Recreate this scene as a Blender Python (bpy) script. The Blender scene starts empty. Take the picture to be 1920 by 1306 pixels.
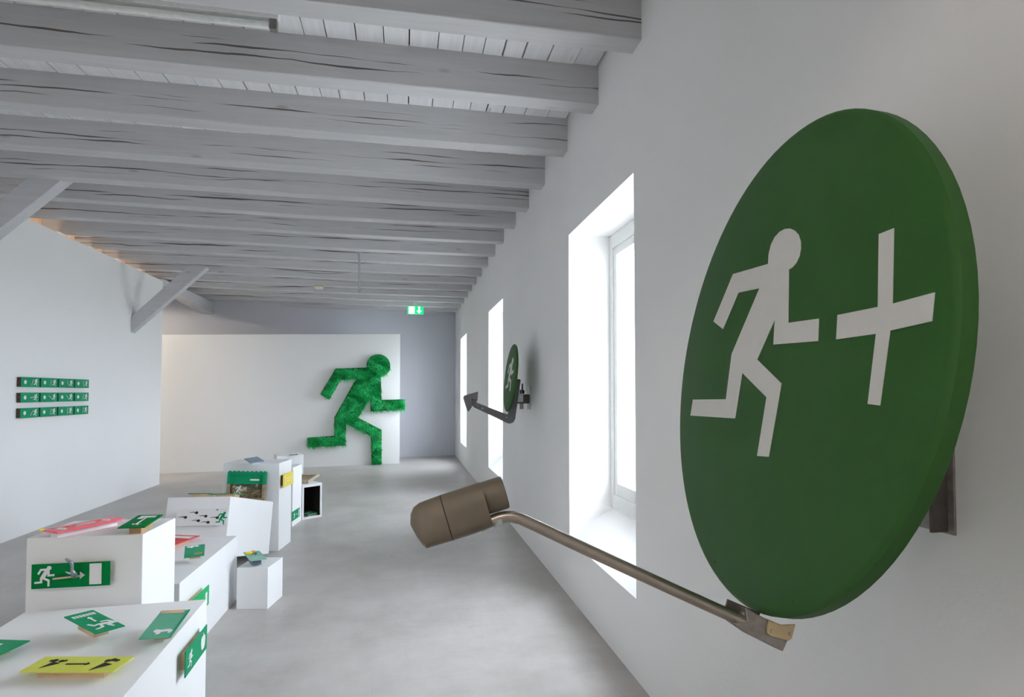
import bpy, bmesh, math, random
from mathutils import Vector, Matrix
random.seed(7)
scene = bpy.context.scene
COL = scene.collection
PI = math.pi

# ------------------------------------------------------------------ camera
FPX = 1075.0
CX, CY = 960.0, 653.0
VPX, VPY = 759.0, 736.0
PITCH = math.radians(1.7)
YAW = math.atan((CX - VPX) / FPX)
PPY = VPY - FPX * math.tan(PITCH)
EYE = Vector((0, 0, 1.5))
FWD = Vector((math.sin(YAW) * math.cos(PITCH), math.cos(YAW) * math.cos(PITCH), math.sin(PITCH)))
RGT = Vector((math.cos(YAW), -math.sin(YAW), 0))
UPV = RGT.cross(FWD)
cd = bpy.data.cameras.new('camera')
cam = bpy.data.objects.new('camera', cd)
COL.objects.link(cam)
cd.sensor_fit = 'HORIZONTAL'
cd.sensor_width = 36.0
cd.lens = FPX / 1920 * 36
cd.shift_y = (PPY - CY) / 1920
cd.clip_start = 0.02
M3 = Matrix((RGT, UPV, -FWD)).transposed()
cam.matrix_world = Matrix.Translation(EYE) @ M3.to_4x4()
scene.camera = cam

# ------------------------------------------------------------------ light of the place
scene.view_settings.view_transform = 'Standard'
scene.view_settings.look = 'None'
scene.view_settings.gamma = 1.0
scene.view_settings.use_curve_mapping = False
scene.view_settings.exposure = 0.08
scene.cycles.use_denoising = True
scene.cycles.max_bounces = 12
scene.cycles.diffuse_bounces = 7
scene.cycles.transparent_max_bounces = 8
scene.cycles.adaptive_threshold = 0.05
scene.cycles.sample_clamp_indirect = 8.0
world = bpy.data.worlds.new('overcast_sky')
scene.world = world
world.use_nodes = True
wbg = world.node_tree.nodes['Background']
wbg.inputs['Color'].default_value = (0.83, 0.905, 1.0, 1)
SKY = 23.0
wbg.inputs['Strength'].default_value = SKY
FILL = 72.0            # strength of the unseen warm tubes added behind the camera as fill
BAY_FILL = 205.0           # strength of the unseen tubes added in the side bay as fill

# ------------------------------------------------------------------ pixel helpers (a pixel gives a direction only)
def ray(px, py):
    return FWD + RGT * ((px - CX) / FPX) - UPV * ((py - PPY) / FPX)
def onplane(px, py, p, n):
    r = ray(px, py)
    return EYE + r * ((p - EYE).dot(n) / r.dot(n))
def onz(px, py, z=0.0): return onplane(px, py, Vector((0, 0, z)), Vector((0, 0, 1)))
def onx(px, py, x): return onplane(px, py, Vector((x, 0, 0)), Vector((1, 0, 0)))
def ony(px, py, y): return onplane(px, py, Vector((0, y, 0)), Vector((0, 1, 0)))

# ------------------------------------------------------------------ material helpers
class NT:
    def __init__(s, name):
        s.m = bpy.data.materials.new(name); s.m.use_nodes = True
        s.t = s.m.node_tree; s.b = s.t.nodes['Principled BSDF']
    def n(s, typ, **kw):
        nd = s.t.nodes.new(typ)
        for k, v in kw.items():
            if k in nd.inputs: nd.inputs[k].default_value = v
            else: setattr(nd, k, v)
        return nd
    def l(s, a, b): s.t.links.new(a, b)
    def coord(s, kind='Object', scale=(1, 1, 1), rnd=False):
        tc = s.n('ShaderNodeTexCoord'); mp = s.n('ShaderNodeMapping')
        mp.inputs['Scale'].default_value = scale
        s.l(tc.outputs[kind], mp.inputs['Vector'])
        if rnd:
            oi = s.n('ShaderNodeObjectInfo'); mu = s.n('ShaderNodeMath', operation='MULTIPLY'); mu.inputs[1].default_value = 37.0
            s.l(oi.outputs['Random'], mu.inputs[0]); cb = s.n('ShaderNodeCombineXYZ')
            for i in range(3): s.l(mu.outputs[0], cb.inputs[i])
            s.l(cb.outputs[0], mp.inputs['Location'])
        return mp.outputs['Vector']
    def noise(s, vec, scale, detail=4, rough=0.55):
        nd = s.n('ShaderNodeTexNoise'); nd.inputs['Scale'].default_value = scale
        nd.inputs['Detail'].default_value = detail; nd.inputs['Roughness'].default_value = rough
        s.l(vec, nd.inputs['Vector']); return nd.outputs['Fac']
    def ramp(s, fac, stops):
        r = s.n('ShaderNodeValToRGB'); e = r.color_ramp.elements
        while len(e) < len(stops): e.new(0.5)
        for i, (p, c) in enumerate(stops):
            e[i].position = p; e[i].color = (c[0], c[1], c[2], 1)
        s.l(fac, r.inputs[0]); return r.outputs['Color']
    def mix(s, fac, a, b, typ='MIX'):
        m = s.n('ShaderNodeMix', data_type='RGBA', blend_type=typ)
        for sock, v in ((m.inputs[0], fac), (m.inputs[6], a), (m.inputs[7], b)):
            if isinstance(v, (int, float)): sock.default_value = v
            elif isinstance(v, tuple): sock.default_value = (v[0], v[1], v[2], 1)
            else: s.l(v, sock)
        return m.outputs[2]
    def math(s, op, a, b=None):
        m = s.n('ShaderNodeMath', operation=op)
        for i, v in enumerate((a, b)):
            if v is None: continue
            if isinstance(v, (int, float)): m.inputs[i].default_value = v
            else: s.l(v, m.inputs[i])
        return m.outputs[0]
    def bump(s, h, strength, dist=0.01):
        b = s.n('ShaderNodeBump'); b.inputs['Strength'].default_value = strength; b.inputs['Distance'].default_value = dist
        s.l(h, b.inputs['Height']); s.l(b.outputs[0], s.b.inputs['Normal'])
    def col(s, c):
        if isinstance(c, tuple): s.b.inputs['Base Color'].default_value = (c[0], c[1], c[2], 1)
        else: s.l(c, s.b.inputs['Base Color'])
    def rough(s, r, metal=0.0, spec=None):
        if isinstance(r, (int, float)): s.b.inputs['Roughness'].default_value = r
        else: s.l(r, s.b.inputs['Roughness'])
        s.b.inputs['Metallic'].default_value = metal
        if spec is not None: s.b.inputs['Specular IOR Level'].default_value = spec

def flat(name, c, rough=0.5, metal=0.0, var=0.06, scale=30.0, bump=0.0, spec=0.4):
    t = NT(name); v = t.coord('Object')
    f = t.noise(v, scale, 4)
    t.col(t.ramp(f, [(0.3, tuple(x * (1 - var) for x in c)), (0.7, tuple(min(1, x * (1 + var)) for x in c))]))
    t.rough(rough, metal, spec)
    if bump: t.bump(f, bump, 0.004)
    return t.m

def plaster(name, c, bump=0.35, mott=0.02):
    t = NT(name); v = t.coord('Object')
    big = t.noise(v, 0.9, 3); fine = t.noise(v, 55, 5, 0.65); mid = t.noise(v, 6, 4)
    c0 = tuple(x * (1 - mott) for x in c); c1 = tuple(min(1, x * (1 + mott)) for x in c)
    t.col(t.ramp(big, [(0.3, c0), (0.7, c1)])); t.rough(0.85, spec=0.2)
    h = t.math('ADD', t.math('MULTIPLY', fine, 0.3), mid)
    t.bump(h, bump, 0.006); return t.m

def concrete():
    t = NT('concrete_floor'); v = t.coord('Object')
    big = t.noise(v, 0.55, 5, 0.6); mid = t.noise(v, 3.2, 6, 0.65)
    st = t.noise(t.coord('Object', (9, 1.4, 1)), 2.2, 5, 0.7)
    st2 = t.noise(t.coord('Object', (1.1, 10, 1)), 2.6, 5, 0.7)
    f = t.math('ADD', t.math('MULTIPLY', big, 0.5), t.math('MULTIPLY', mid, 0.36))
    f = t.math('ADD', f, t.math('MULTIPLY', t.math('ADD', st, st2), 0.07))
    base = t.ramp(f, [(0.36, (0.34, 0.318, 0.298)), (0.5, (0.45, 0.43, 0.41)), (0.64, (0.55, 0.535, 0.515))])
    # scuffs: thin warped lines that show in patches only
    w = t.n('ShaderNodeTexVoronoi', feature='DISTANCE_TO_EDGE'); w.inputs['Scale'].default_value = 1.7
    warp = t.n('ShaderNodeTexNoise'); warp.inputs['Scale'].default_value = 2.0
    vv = t.coord('Object', (1.6, 0.7, 1))
    t.l(vv, warp.inputs['Vector'])
    ad = t.n('ShaderNodeVectorMath', operation='ADD'); t.l(vv, ad.inputs[0]); t.l(warp.outputs['Color'], ad.inputs[1])
    t.l(ad.outputs[0], w.inputs['Vector'])
    line = t.ramp(w.outputs['Distance'], [(0.0, (1, 1, 1)), (0.006, (0, 0, 0))])
    mask = t.ramp(t.noise(v, 2.3, 3), [(0.52, (0, 0, 0)), (0.62, (1, 1, 1))])
    fac = t.math('MULTIPLY', t.math('MULTIPLY', line, mask), 0.35)
    t.col(t.mix(fac, base, (0.2, 0.18, 0.165)))
    t.rough(t.ramp(mid, [(0.3, (0.34,) * 3), (0.7, (0.5,) * 3)]), spec=0.45)
    t.bump(t.noise(v, 26, 5, 0.7), 0.08, 0.004); return t.m

def wood_paint(name, c, grain_axis='x', crack=True, var=0.12):
    """thin grey-white glaze on old softwood: grain streaks, knots, drying cracks"""
    t = NT(name)
    sc = {'x': (0.55, 9, 9), 'y': (9, 0.55, 9), 'z': (9, 9, 0.55)}[grain_axis]
    v = t.coord('Object', sc, rnd=True)
    g = t.noise(v, 3.2, 6, 0.7)
    big = t.noise(t.coord('Object', (0.7, 0.7, 0.7), rnd=True), 1.3, 3)
    base = t.ramp(g, [(0.25, tuple(x * (1 - var) for x in c)), (0.75, tuple(min(1, x * (1 + var * 0.6)) for x in c))])
    base = t.mix(t.math('MULTIPLY', big, 0.35), base, (c[0] * 0.9, c[1] * 0.91, c[2] * 0.95))
    # knots
    kv = t.coord('Object', {'x': (1.6, 5, 5), 'y': (5, 1.6, 5), 'z': (5, 5, 1.6)}[grain_axis], rnd=True)
    vo = t.n('ShaderNodeTexVoronoi'); vo.inputs['Scale'].default_value = 1.0; vo.inputs['Randomness'].default_value = 1.0
    t.l(kv, vo.inputs['Vector'])
    kn = t.ramp(vo.outputs['Distance'], [(0.0, (1, 1, 1)), (0.055, (0.6,) * 3), (0.085, (0, 0, 0))])
    base = t.mix(t.math('MULTIPLY', kn, 0.4), base, (0.17, 0.12, 0.095))
    h = g
    if crack:
        oi = t.n('ShaderNodeObjectInfo')
        tc = t.n('ShaderNodeTexCoord'); sx = t.n('ShaderNodeSeparateXYZ'); t.l(tc.outputs['Object'], sx.inputs[0])
        tot = None
        for k, (z0, amp, wid, thr) in enumerate(((0.125, 0.055, 0.0040, 0.43), (0.085, 0.07, 0.0032, 0.485), (0.165, 0.06, 0.003, 0.51))):
            cv = t.coord('Object', (0.55, 0.02, 0.02), rnd=True)
            cv2 = t.coord('Object', (1.15, 0.05, 0.05), rnd=True)
            off = t.n('ShaderNodeVectorMath', operation='ADD'); off.inputs[1].default_value = (k * 11.3, k * 3.1, k * 7.7); t.l(cv, off.inputs[0])
            off2 = t.n('ShaderNodeVectorMath', operation='ADD'); off2.inputs[1].default_value = (k * 5.3, k * 9.1, 3 + k * 2.7); t.l(cv2, off2.inputs[0])
            path = t.math('MULTIPLY', t.math('SUBTRACT', t.noise(off.outputs[0], 1.3, 6, 0.5), 0.5), amp * 2)
            d = t.math('ABSOLUTE', t.math('SUBTRACT', t.math('SUBTRACT', sx.outputs['Z'], z0), path))
            wv = t.math('MULTIPLY', t.math('MAXIMUM', t.math('SUBTRACT', t.noise(off2.outputs[0], 1.0, 2), thr), 0.0), wid * 9)
            one = t.math('LESS_THAN', d, wv)
            tot = one if tot is None else t.math('MAXIMUM', tot, one)
        base = t.mix(t.math('MULTIPLY', tot, 0.85), base, (0.075, 0.05, 0.042))
        h = t.math('SUBTRACT', g, t.math('MULTIPLY', tot, 2.0))
    t.col(base); t.rough(0.75, spec=0.25); t.bump(h, 0.12, 0.006); return t.m

def glass_mat():
    t = NT('window_glass'); nt = t.t
    tr = t.n('ShaderNodeBsdfTransparent'); tr.inputs['Color'].default_value = (0.95, 0.95, 0.95, 1)
    gl = t.n('ShaderNodeBsdfGlossy'); gl.inputs['Roughness'].default_value = 0.02
    lw = t.n('ShaderNodeLayerWeight'); lw.inputs['Blend'].default_value = 0.5
    fr = t.math('ADD', t.math('MULTIPLY', t.math('POWER', lw.outputs['Facing'], 5.0), 0.9), 0.04)
    mx = t.n('ShaderNodeMixShader'); t.l(fr, mx.inputs[0]); t.l(tr.outputs[0], mx.inputs[1]); t.l(gl.outputs[0], mx.inputs[2])
    t.l(mx.outputs[0], nt.nodes['Material Output'].inputs['Surface']); return t.m

def emit(name, c, s):
    t = NT(name); t.col(c); t.b.inputs['Emission Color'].default_value = (c[0], c[1], c[2], 1)
    t.b.inputs['Emission Strength'].default_value = s; return t.m

def painting():
    t = NT('old_landscape_painting'); v = t.coord('Object')
    n1 = t.noise(v, 9, 6, 0.65); n2 = t.noise(t.coord('Object', (6, 6, 16)), 2.5, 5, 0.6)
    sep = t.n('ShaderNodeSeparateXYZ'); tc = t.n('ShaderNodeTexCoord'); t.l(tc.outputs['Generated'], sep.inputs[0])
    land = t.ramp(n2, [(0.35, (0.05, 0.04, 0.02)), (0.5, (0.2, 0.15, 0.06)), (0.62, (0.36, 0.28, 0.17)), (0.75, (0.1, 0.09, 0.04))])
    trees = t.ramp(n1, [(0.42, (0.03, 0.03, 0.02)), (0.55, (0.09, 0.1, 0.05)), (0.62, (0.55, 0.47, 0.3))])
    f = t.ramp(sep.outputs['Z'], [(0.5, (0, 0, 0)), (0.6, (1, 1, 1))])
    t.col(t.mix(f, land, trees)); t.rough(0.35); return t.m

MAT = {
    'wall_r': plaster('old_plaster_white', (0.87, 0.865, 0.86), 0.5),
    'wall': plaster('smooth_white_wall', (0.88, 0.88, 0.88), 0.06, 0.012),
    'wall_back': plaster('grey_lilac_wall', (0.62, 0.63, 0.68), 0.08),
    'floor': concrete(),
    'beam': wood_paint('glazed_beam', (0.59, 0.585, 0.59)),
    'plank': wood_paint('glazed_plank', (0.88, 0.88, 0.89), 'y', crack=False),
    'raw': flat('raw_softwood', (0.72, 0.50, 0.33), 0.7, var=0.15, scale=8),
    'plinth': flat('white_plinth_paint', (0.86, 0.87, 0.88), 0.55, var=0.012, scale=5, spec=0.3),
    'frame_w': flat('white_window_paint', (0.82, 0.83, 0.81), 0.45, var=0.03),
    'glass': glass_mat(),
    'dish_green': flat('dark_green_dish_paint', (0.027, 0.098, 0.020), 0.55, var=0.05, scale=9, bump=0.03, spec=0.2),
    'dish_white': flat('warm_white_vinyl', (0.66, 0.65, 0.62), 0.55, var=0.02),
    'taupe': flat('taupe_plastic', (0.155, 0.128, 0.094), 0.45, var=0.10, scale=14, bump=0.05),
    'seam': flat('dark_seam', (0.03, 0.026, 0.02), 0.7),
    'steel': flat('bare_steel_tube', (0.46, 0.41, 0.36), 0.33, 0.9, var=0.10, scale=22, bump=0.03),
    'plate': flat('cast_grey_plate', (0.30, 0.275, 0.255), 0.5, 0.6, var=0.15, scale=60, bump=0.1),
    'dark_plate': flat('dark_steel_plate', (0.10, 0.088, 0.08), 0.5, 0.5, var=0.15, scale=40),
    'tan': flat('yellowed_tan_plastic', (0.52, 0.40, 0.22), 0.5, var=0.06),
    'zinc': flat('zinc_screw', (0.45, 0.43, 0.41), 0.35, 0.8),
    'grey_bar': flat('grey_painted_bar', (0.115, 0.112, 0.112), 0.5, 0.2, var=0.12, scale=40),
    'galv': flat('galvanised_steel', (0.42, 0.46, 0.45), 0.35, 0.8, var=0.2, scale=40),
    'black': flat('black_rubber', (0.012, 0.012, 0.014), 0.6),
    'green': flat('signal_green', (0.004, 0.29, 0.125), 0.45, var=0.04, spec=0.12),
    'green_d': flat('deep_signal_green', (0.001, 0.19, 0.045), 0.5, var=0.05, spec=0.04),
    'green_g': flat('pale_glossy_green', (0.09, 0.42, 0.26), 0.2, var=0.04, spec=0.8),
    'green_l': flat('light_signal_green', (0.01, 0.42, 0.13), 0.45, var=0.04, spec=0.12),
    'white': flat('sign_white', (0.80, 0.80, 0.80), 0.4, var=0.02),
    'yellow': flat('citron_yellow', (0.62, 0.66, 0.09), 0.45, var=0.03),
    'yellow_w': flat('warm_yellow', (0.85, 0.68, 0.03), 0.45, var=0.03),
    'red': flat('signal_red', (0.72, 0.035, 0.04), 0.4, var=0.05),
    'pink': flat('pink_red_acrylic', (0.85, 0.13, 0.17), 0.25, var=0.06),
    'orange': flat('orange_print', (0.75, 0.25, 0.08), 0.5),
    'ink': flat('black_print', (0.015, 0.015, 0.018), 0.5),
    'block': flat('wooden_spacer', (0.46, 0.27, 0.13), 0.65, var=0.15, scale=12),
    'ply': flat('plywood_edge', (0.60, 0.42, 0.27), 0.6, var=0.12, scale=14),
    'brown': flat('dark_brown_edge', (0.085, 0.05, 0.03), 0.6, var=0.1),
    'slate': flat('slate_blue_block', (0.10, 0.135, 0.17), 0.5),
    'mint': flat('mint_print', (0.25, 0.48, 0.40), 0.35, var=0.08, scale=80),
    'bluegrey': flat('blue_grey_print', (0.28, 0.35, 0.44), 0.4, var=0.35, scale=60),
    'blue': flat('blue_strip', (0.06, 0.30, 0.55), 0.4),
    'gold': flat('worn_gold_frame', (0.33, 0.24, 0.15), 0.45, 0.1, var=0.3, scale=35, bump=0.2),
    'goldp': flat('pale_gilt_frame', (0.48, 0.42, 0.30), 0.45, 0.1, var=0.2, scale=35),
    'painting': painting(),
    'inside': flat('dark_box_lining', (0.022, 0.016, 0.013), 0.7),
    'silver': flat('silver_cast_hand', (0.32, 0.36, 0.40), 0.28, 0.75, var=0.12, scale=90),
    'stick': flat('pale_pink_wood_stick', (0.66, 0.45, 0.34), 0.6, var=0.08),
    'turf_base': flat('turf_backing', (0.004, 0.10, 0.018), 0.9, var=0.3, scale=25),
    'pipe': flat('grey_conduit', (0.46, 0.50, 0.50), 0.35, 0.3),
    'cream': flat('cream_detector', (0.72, 0.70, 0.62), 0.4),
    'cream_d': flat('yellowed_detector_base', (0.55, 0.46, 0.28), 0.4),
    'lamp_body': flat('lamp_white_enamel', (0.78, 0.80, 0.78), 0.4),
    'tube': flat('fluorescent_tube_glass', (0.86, 0.88, 0.85), 0.15),
    'tube_fill': emit('fill_tube_warm', (1.0, 0.87, 0.74), FILL),
    'tube_fill_bay': emit('fill_tube_bay', (1.0, 0.88, 0.74), BAY_FILL),
    'strip_fill': emit('fill_strip_warm', (1.0, 0.78, 0.58), 12.0),  # added glow that warms the infill boards
    'tube_end': flat('lamp_holder_grey', (0.20, 0.19, 0.18), 0.5),
    'exit_green': emit('exit_green', (0.0, 0.62, 0.20), 1.0),
    'exit_white': emit('exit_white', (1.0, 1.0, 1.0), 1.6),
    'ground': flat('pale_gravel', (0.5, 0.5, 0.48), 0.9),
}
def turf_mat():
    t = NT('artificial_turf_blades')
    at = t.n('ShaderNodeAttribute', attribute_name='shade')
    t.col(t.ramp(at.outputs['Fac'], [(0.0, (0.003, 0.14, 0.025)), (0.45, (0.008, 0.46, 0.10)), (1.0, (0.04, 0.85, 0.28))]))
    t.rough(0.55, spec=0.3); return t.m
MAT['turf'] = turf_mat()

# ------------------------------------------------------------------ object helpers
def wloc(o):
    v = Vector((0, 0, 0))
    while o is not None:
        v += Vector(o.location); o = o.parent
    return v
def thing(name, loc, label=None, cat=None, group=None, kind=None):
    o = bpy.data.objects.new(name, None); COL.objects.link(o)
    o.location = loc; o.empty_display_size = 0.1
    return tag(o, label, cat, group, kind)
def tag(o, label=None, cat=None, group=None, kind=None):
    for k, v in (('label', label), ('category', cat), ('group', group), ('kind', kind)):
        if v: o[k] = v
    return o
class MB:
    def __init__(s): s.v = []; s.f = []
    def box(s, lo, hi):
        x0, y0, z0 = lo; x1, y1, z1 = hi; b = len(s.v)
        s.v += [Vector(p) for p in ((x0, y0, z0), (x1, y0, z0), (x1, y1, z0), (x0, y1, z0), (x0, y0, z1), (x1, y0, z1), (x1, y1, z1), (x0, y1, z1))]
        s.f += [tuple(b + i for i in f) for f in ((3, 2, 1, 0), (4, 5, 6, 7), (0, 1, 5, 4), (1, 2, 6, 5), (2, 3, 7, 6), (3, 0, 4, 7))]
        return s
    def obox(s, c, u, v, w):
        """oriented box: centre and three half-extent vectors (right handed)"""
        b = len(s.v)
        for sz in (-1, 1):
            for sx, sy in ((-1, -1), (1, -1), (1, 1), (-1, 1)):
                s.v.append(c + u * sx + v * sy + w * sz)
        s.f += [tuple(b + i for i in f) for f in ((3, 2, 1, 0), (4, 5, 6, 7), (0, 1, 5, 4), (1, 2, 6, 5), (2, 3, 7, 6), (3, 0, 4, 7))]
        return s
    def prism(s, poly, ext):
        """polygon (any winding) pushed along ext"""
        nrm = Vector((0, 0, 0))
        for i in range(len(poly)):
            nrm += poly[i].cross(poly[(i + 1) % len(poly)])
        o = poly[0]; nrm = Vector((0, 0, 0))
        for i in range(len(poly)): nrm += (poly[i] - o).cross(poly[(i + 1) % len(poly)] - o)
        P = list(poly)
        if nrm.dot(ext) < 0: P.reverse()
        b = len(s.v); n = len(P)
        s.v += P + [p + ext for p in P]
        s.f.append(tuple(b + i for i in reversed(range(n)))); s.f.append(tuple(b + n + i for i in range(n)))
        for i in range(n):
            j = (i + 1) % n; s.f.append((b + i, b + j, b + n + j, b + n + i))
        return s
    def tube(s, path, r, n=12):
        b = len(s.v); path = [Vector(p) for p in path]; rs = r if isinstance(r, (list, tuple)) else [r] * len(path)
        ref = None
        for i, p in enumerate(path):
            d = (path[min(i + 1, len(path) - 1)] - path[max(i - 1, 0)]).normalized()
            if ref is None: ref = d.orthogonal().normalized()
            a = (ref - d * ref.dot(d)).normalized(); ref = a; c = d.cross(a)
            for k in range(n):
                t = 2 * PI * k / n; s.v.append(p + (a * math.cos(t) + c * math.sin(t)) * rs[i])
        for i in range(len(path) - 1):
            for k in range(n):
                k2 = (k + 1) % n; s.f.append((b + i * n + k, b + i * n + k2, b + (i + 1) * n + k2, b + (i + 1) * n + k))
        s.f.append(tuple(b + k for k in reversed(range(n)))); e = b + (len(path) - 1) * n
        s.f.append(tuple(e + k for k in range(n)))
        return s
    def loft(s, rings):
        b = len(s.v); n = len(rings[0])
        for r in rings: s.v += r
        for i in range(len(rings) - 1):
            for k in range(n):
                k2 = (k + 1) % n; s.f.append((b + i * n + k, b + i * n + k2, b + (i + 1) * n + k2, b + (i + 1) * n + k))
        s.f.append(tuple(b + k for k in reversed(range(n)))); e = b + (len(rings) - 1) * n
        s.f.append(tuple(e + k for k in range(n)))
        return s
    def build(s, name, mat, parent=None, loc=None, smooth=False, bevel=0.0, seg=2):
        if parent is not None:
            o0 = wloc(parent) if loc is None else Vector(loc); rel = o0 - wloc(parent)
        else:
            o0 = Vector(loc) if loc is not None else Vector((0, 0, 0)); rel = o0
        me = bpy.data.meshes.new(name)
        me.from_pydata([tuple(v - o0) for v in s.v], [], s.f)
        me.materials.append(MAT[mat] if isinstance(mat, str) else mat)
        bm = bmesh.new(); bm.from_mesh(me); bmesh.ops.recalc_face_normals(bm, faces=bm.faces[:])
        if bevel > 0:
            ed = [e for e in bm.edges if len(e.link_faces) == 2 and e.calc_face_angle(0) > 0.5]
            bmesh.ops.bevel(bm, geom=ed, offset=bevel, segments=seg, affect='EDGES', profile=0.5)
        bm.to_mesh(me); bm.free()
        if smooth:
            me.polygons.foreach_set('use_smooth', [True] * len(me.polygons))
            try: me.set_sharp_from_angle(angle=math.radians(38))
            except Exception: pass
        ob = bpy.data.objects.new(name, me); COL.objects.link(ob)
        if parent is not None: ob.parent = parent
        ob.location = rel
        return ob
Z = Vector((0, 0, 1))

# ------------------------------------------------------------------ pictogram outlines (unit height, y up)
def _man():
    body = [(362, 262), (655, 252)]
    for k in range(15):
        a = math.radians(172 + (438 - 172) * k / 14); body.append((782 + 113 * math.cos(a), 235 + 113 * math.sin(a)))
    body += [(805, 347), (810, 570), (1042, 562), (1042, 665), (705, 685), (705, 540), (580, 742), (815, 862), (812, 1200), (715, 1205), (710, 925),
             (462, 800), (460, 1018), (85, 1038), (82, 940), (352, 922), (352, 740), (565, 362), (415, 370), (300, 570), (212, 515)]
    return [((x - 562) / 1083.0, (664 - y) / 1083.0) for x, y in body]
MAN = _man()                      # centred, height 1, width about 0.89
def xf(poly, x, y, s, rot=0.0, mir=False, sy=None):
    c, q = math.cos(rot), math.sin(rot); out = []
    for a, b in poly:
        a = -a if mir else a; a *= s; b *= (sy or s)
        out.append((x + a * c - b * q, y + a * q + b * c))
    return out
def rect(x, y, w, h, rot=0.0): return xf([(-.5 * w, -.5 * h), (.5 * w, -.5 * h), (.5 * w, .5 * h), (-.5 * w, .5 * h)], x, y, 1, rot)
def disc(x, y, rx, ry=None, n=20): return [(x + rx * math.cos(2 * PI * k / n), y + (ry or rx) * math.sin(2 * PI * k / n)) for k in range(n)]
def arrow(x, y, L, w, rot=0.0, hw=2.6, hl=0.25):
    a = [(-L / 2, -w / 2), (L / 2 - L * hl, -w / 2), (L / 2 - L * hl, -w * hw / 2), (L / 2, 0), (L / 2 - L * hl, w * hw / 2), (L / 2 - L * hl, w / 2), (-L / 2, w / 2)]
    return xf(a, x, y, 1, rot)

def quad_frame(quad, p, n):
    """rectangle that best follows four pixel corners (TL TR BR BL) on a plane"""
    q = [onplane(px, py, p, n) for px, py in quad]
    c = (q[0] + q[1] + q[2] + q[3]) / 4
    u = (q[1] + q[2] - q[0] - q[3]) / 2; v = (q[0] + q[1] - q[2] - q[3]) / 2
    w = u.length; ud = u.normalized(); vd = (v - ud * v.dot(ud)); h = vd.length; vd.normalize()
    return c, ud, vd, w, h

def tilt_frame(quad, p, n, span=22):
    """as quad_frame, but first tilts the plane about p so that the four corners come closest to a rectangle"""
    c0 = onplane(sum(q[0] for q in quad) / 4, sum(q[1] for q in quad) / 4, p, n)
    e1 = n.orthogonal().normalized(); e2 = n.cross(e1); best = None
    for i in range(-span, span + 1, 2):
        for j in range(-span, span + 1, 2):
            nn = (n + e1 * math.tan(math.radians(i)) + e2 * math.tan(math.radians(j))).normalized()
            if nn.dot(EYE - c0) < 0.05: continue
            q = [onplane(px, py, c0, nn) for px, py in quad]
            t, r_, b, l = q[1] - q[0], q[2] - q[1], q[2] - q[3], q[3] - q[0]
            cost = 4 * (t.normalized().dot(l.normalized()) ** 2 + b.normalized().dot(r_.normalized()) ** 2) + ((t.length - b.length) / (t.length + b.length)) ** 2 * 4 + ((l.length - r_.length) / (l.length + r_.length)) ** 2 * 4 + 0.25 * (i * i + j * j) / span ** 2
            if best is None or cost < best[0]: best = (cost, nn)
    return quad_frame(quad, c0, best[1])

def sign(name, label, cat, frame, board, graphics, thick=0.004, stand=0.03, block=0.6, block_mat='block', group=None, edge=None, nrm=None):
    """flat sign plate on a spacer block; graphics = [(name, mat, [polys in (-w/2..w/2, -h/2..h/2)])]"""
    c, ud, vd, w, h = frame
    nd = ud.cross(vd).normalized()
    if nrm is not None and nd.dot(nrm) < 0: nd = -nd
    t = thing(name, c - nd * (thick + stand), label, cat, group)
    MB().obox(c - nd * thick / 2, ud * w / 2, vd * h / 2, ud.cross(vd).normalized() * thick / 2).build('sign_plate', board, t)
    if stand > 0 and block:
        bx_, by_ = block if isinstance(block, tuple) else (block, block)
        MB().obox(c - nd * (thick + stand / 2), ud * w * bx_ / 2, vd * h * by_ / 2, ud.cross(vd).normalized() * stand / 2).build('spacer_block', block_mat, t)
    k = 0
    for gname, gmat, polys in graphics:
        for poly in polys:
            MB().prism([c + ud * a + vd * b + nd * (0.0003 + 0.0002 * k) for a, b in poly], nd * 0.0008).build(gname, gmat, t)
        k += 1
    return t

# ================================================================== THE SETTING
XR, XL = 1.20, -3.95
WIN = [(2.87, 4.11), (7.035, 8.28), (11.30, 12.55)]
W_TOP, W_IN, W_FRONT, X_FR = 2.68, 0.64, 0.42, 1.52
XO = 1.72                                  # outer face of the thick outside wall
BW_P = Vector((-0.1, 13.633, 0)); BW_D = Vector((1.294, 0.222, 0)).normalized(); BW_N = Vector((BW_D.y, -BW_D.x, 0))
Y0, Y1, X0 = -3.2, 14.4, -6.6

tag(MB().box((X0 - .2, Y0 - .2, -0.2), (XO, Y1, 0.0)).build('floor', 'floor', loc=(0, 0, 0)), 'grey-beige polished concrete floor with scuffs', kind='structure')
m = MB(); ys = sorted(WIN); prev = Y0
for (a, b) in ys:
    m.box((XR, prev, 0), (XO, a, 3.9)); m.box((XR, a, W_TOP), (XO, b, 3.9))
    m.prism([Vector((XR, a, 0)), Vector((XO, a, 0)), Vector((XO, a, W_IN)), Vector((X_FR, a, W_IN)), Vector((XR, a, W_FRONT))], Vector((0, b - a, 0)))
    prev = b
m.box((XR, prev, 0), (XO, Y1, 3.9))
tag(m.build('wall_right', 'wall_r'), 'thick white plastered outside wall with deep window recesses', kind='structure')
tag(MB().box((XL - 0.11, Y0, 0), (XL, 10.36, 3.35)).build('wall_left', 'wall'), 'smooth white partition wall carrying the small green signs', kind='structure')
m = MB(); pa = BW_P - BW_D * 7.2; pb = BW_P + BW_D * 2.2
m.prism([pa, pb, pb - BW_N * .25, pa - BW_N * .25], Z * 3.9)
tag(m.build('wall_back', 'wall_back'), 'lilac-grey end wall behind the white partition', kind='structure')
PA = onz(300, 888); PB = onz(749, 868.5); PD = (PB - PA).normalized(); PN = Vector((PD.y, -PD.x, 0))
hl = onplane(303, 627, PA, PN).z; hr = onplane(750, 626, PA, PN).z
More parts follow.
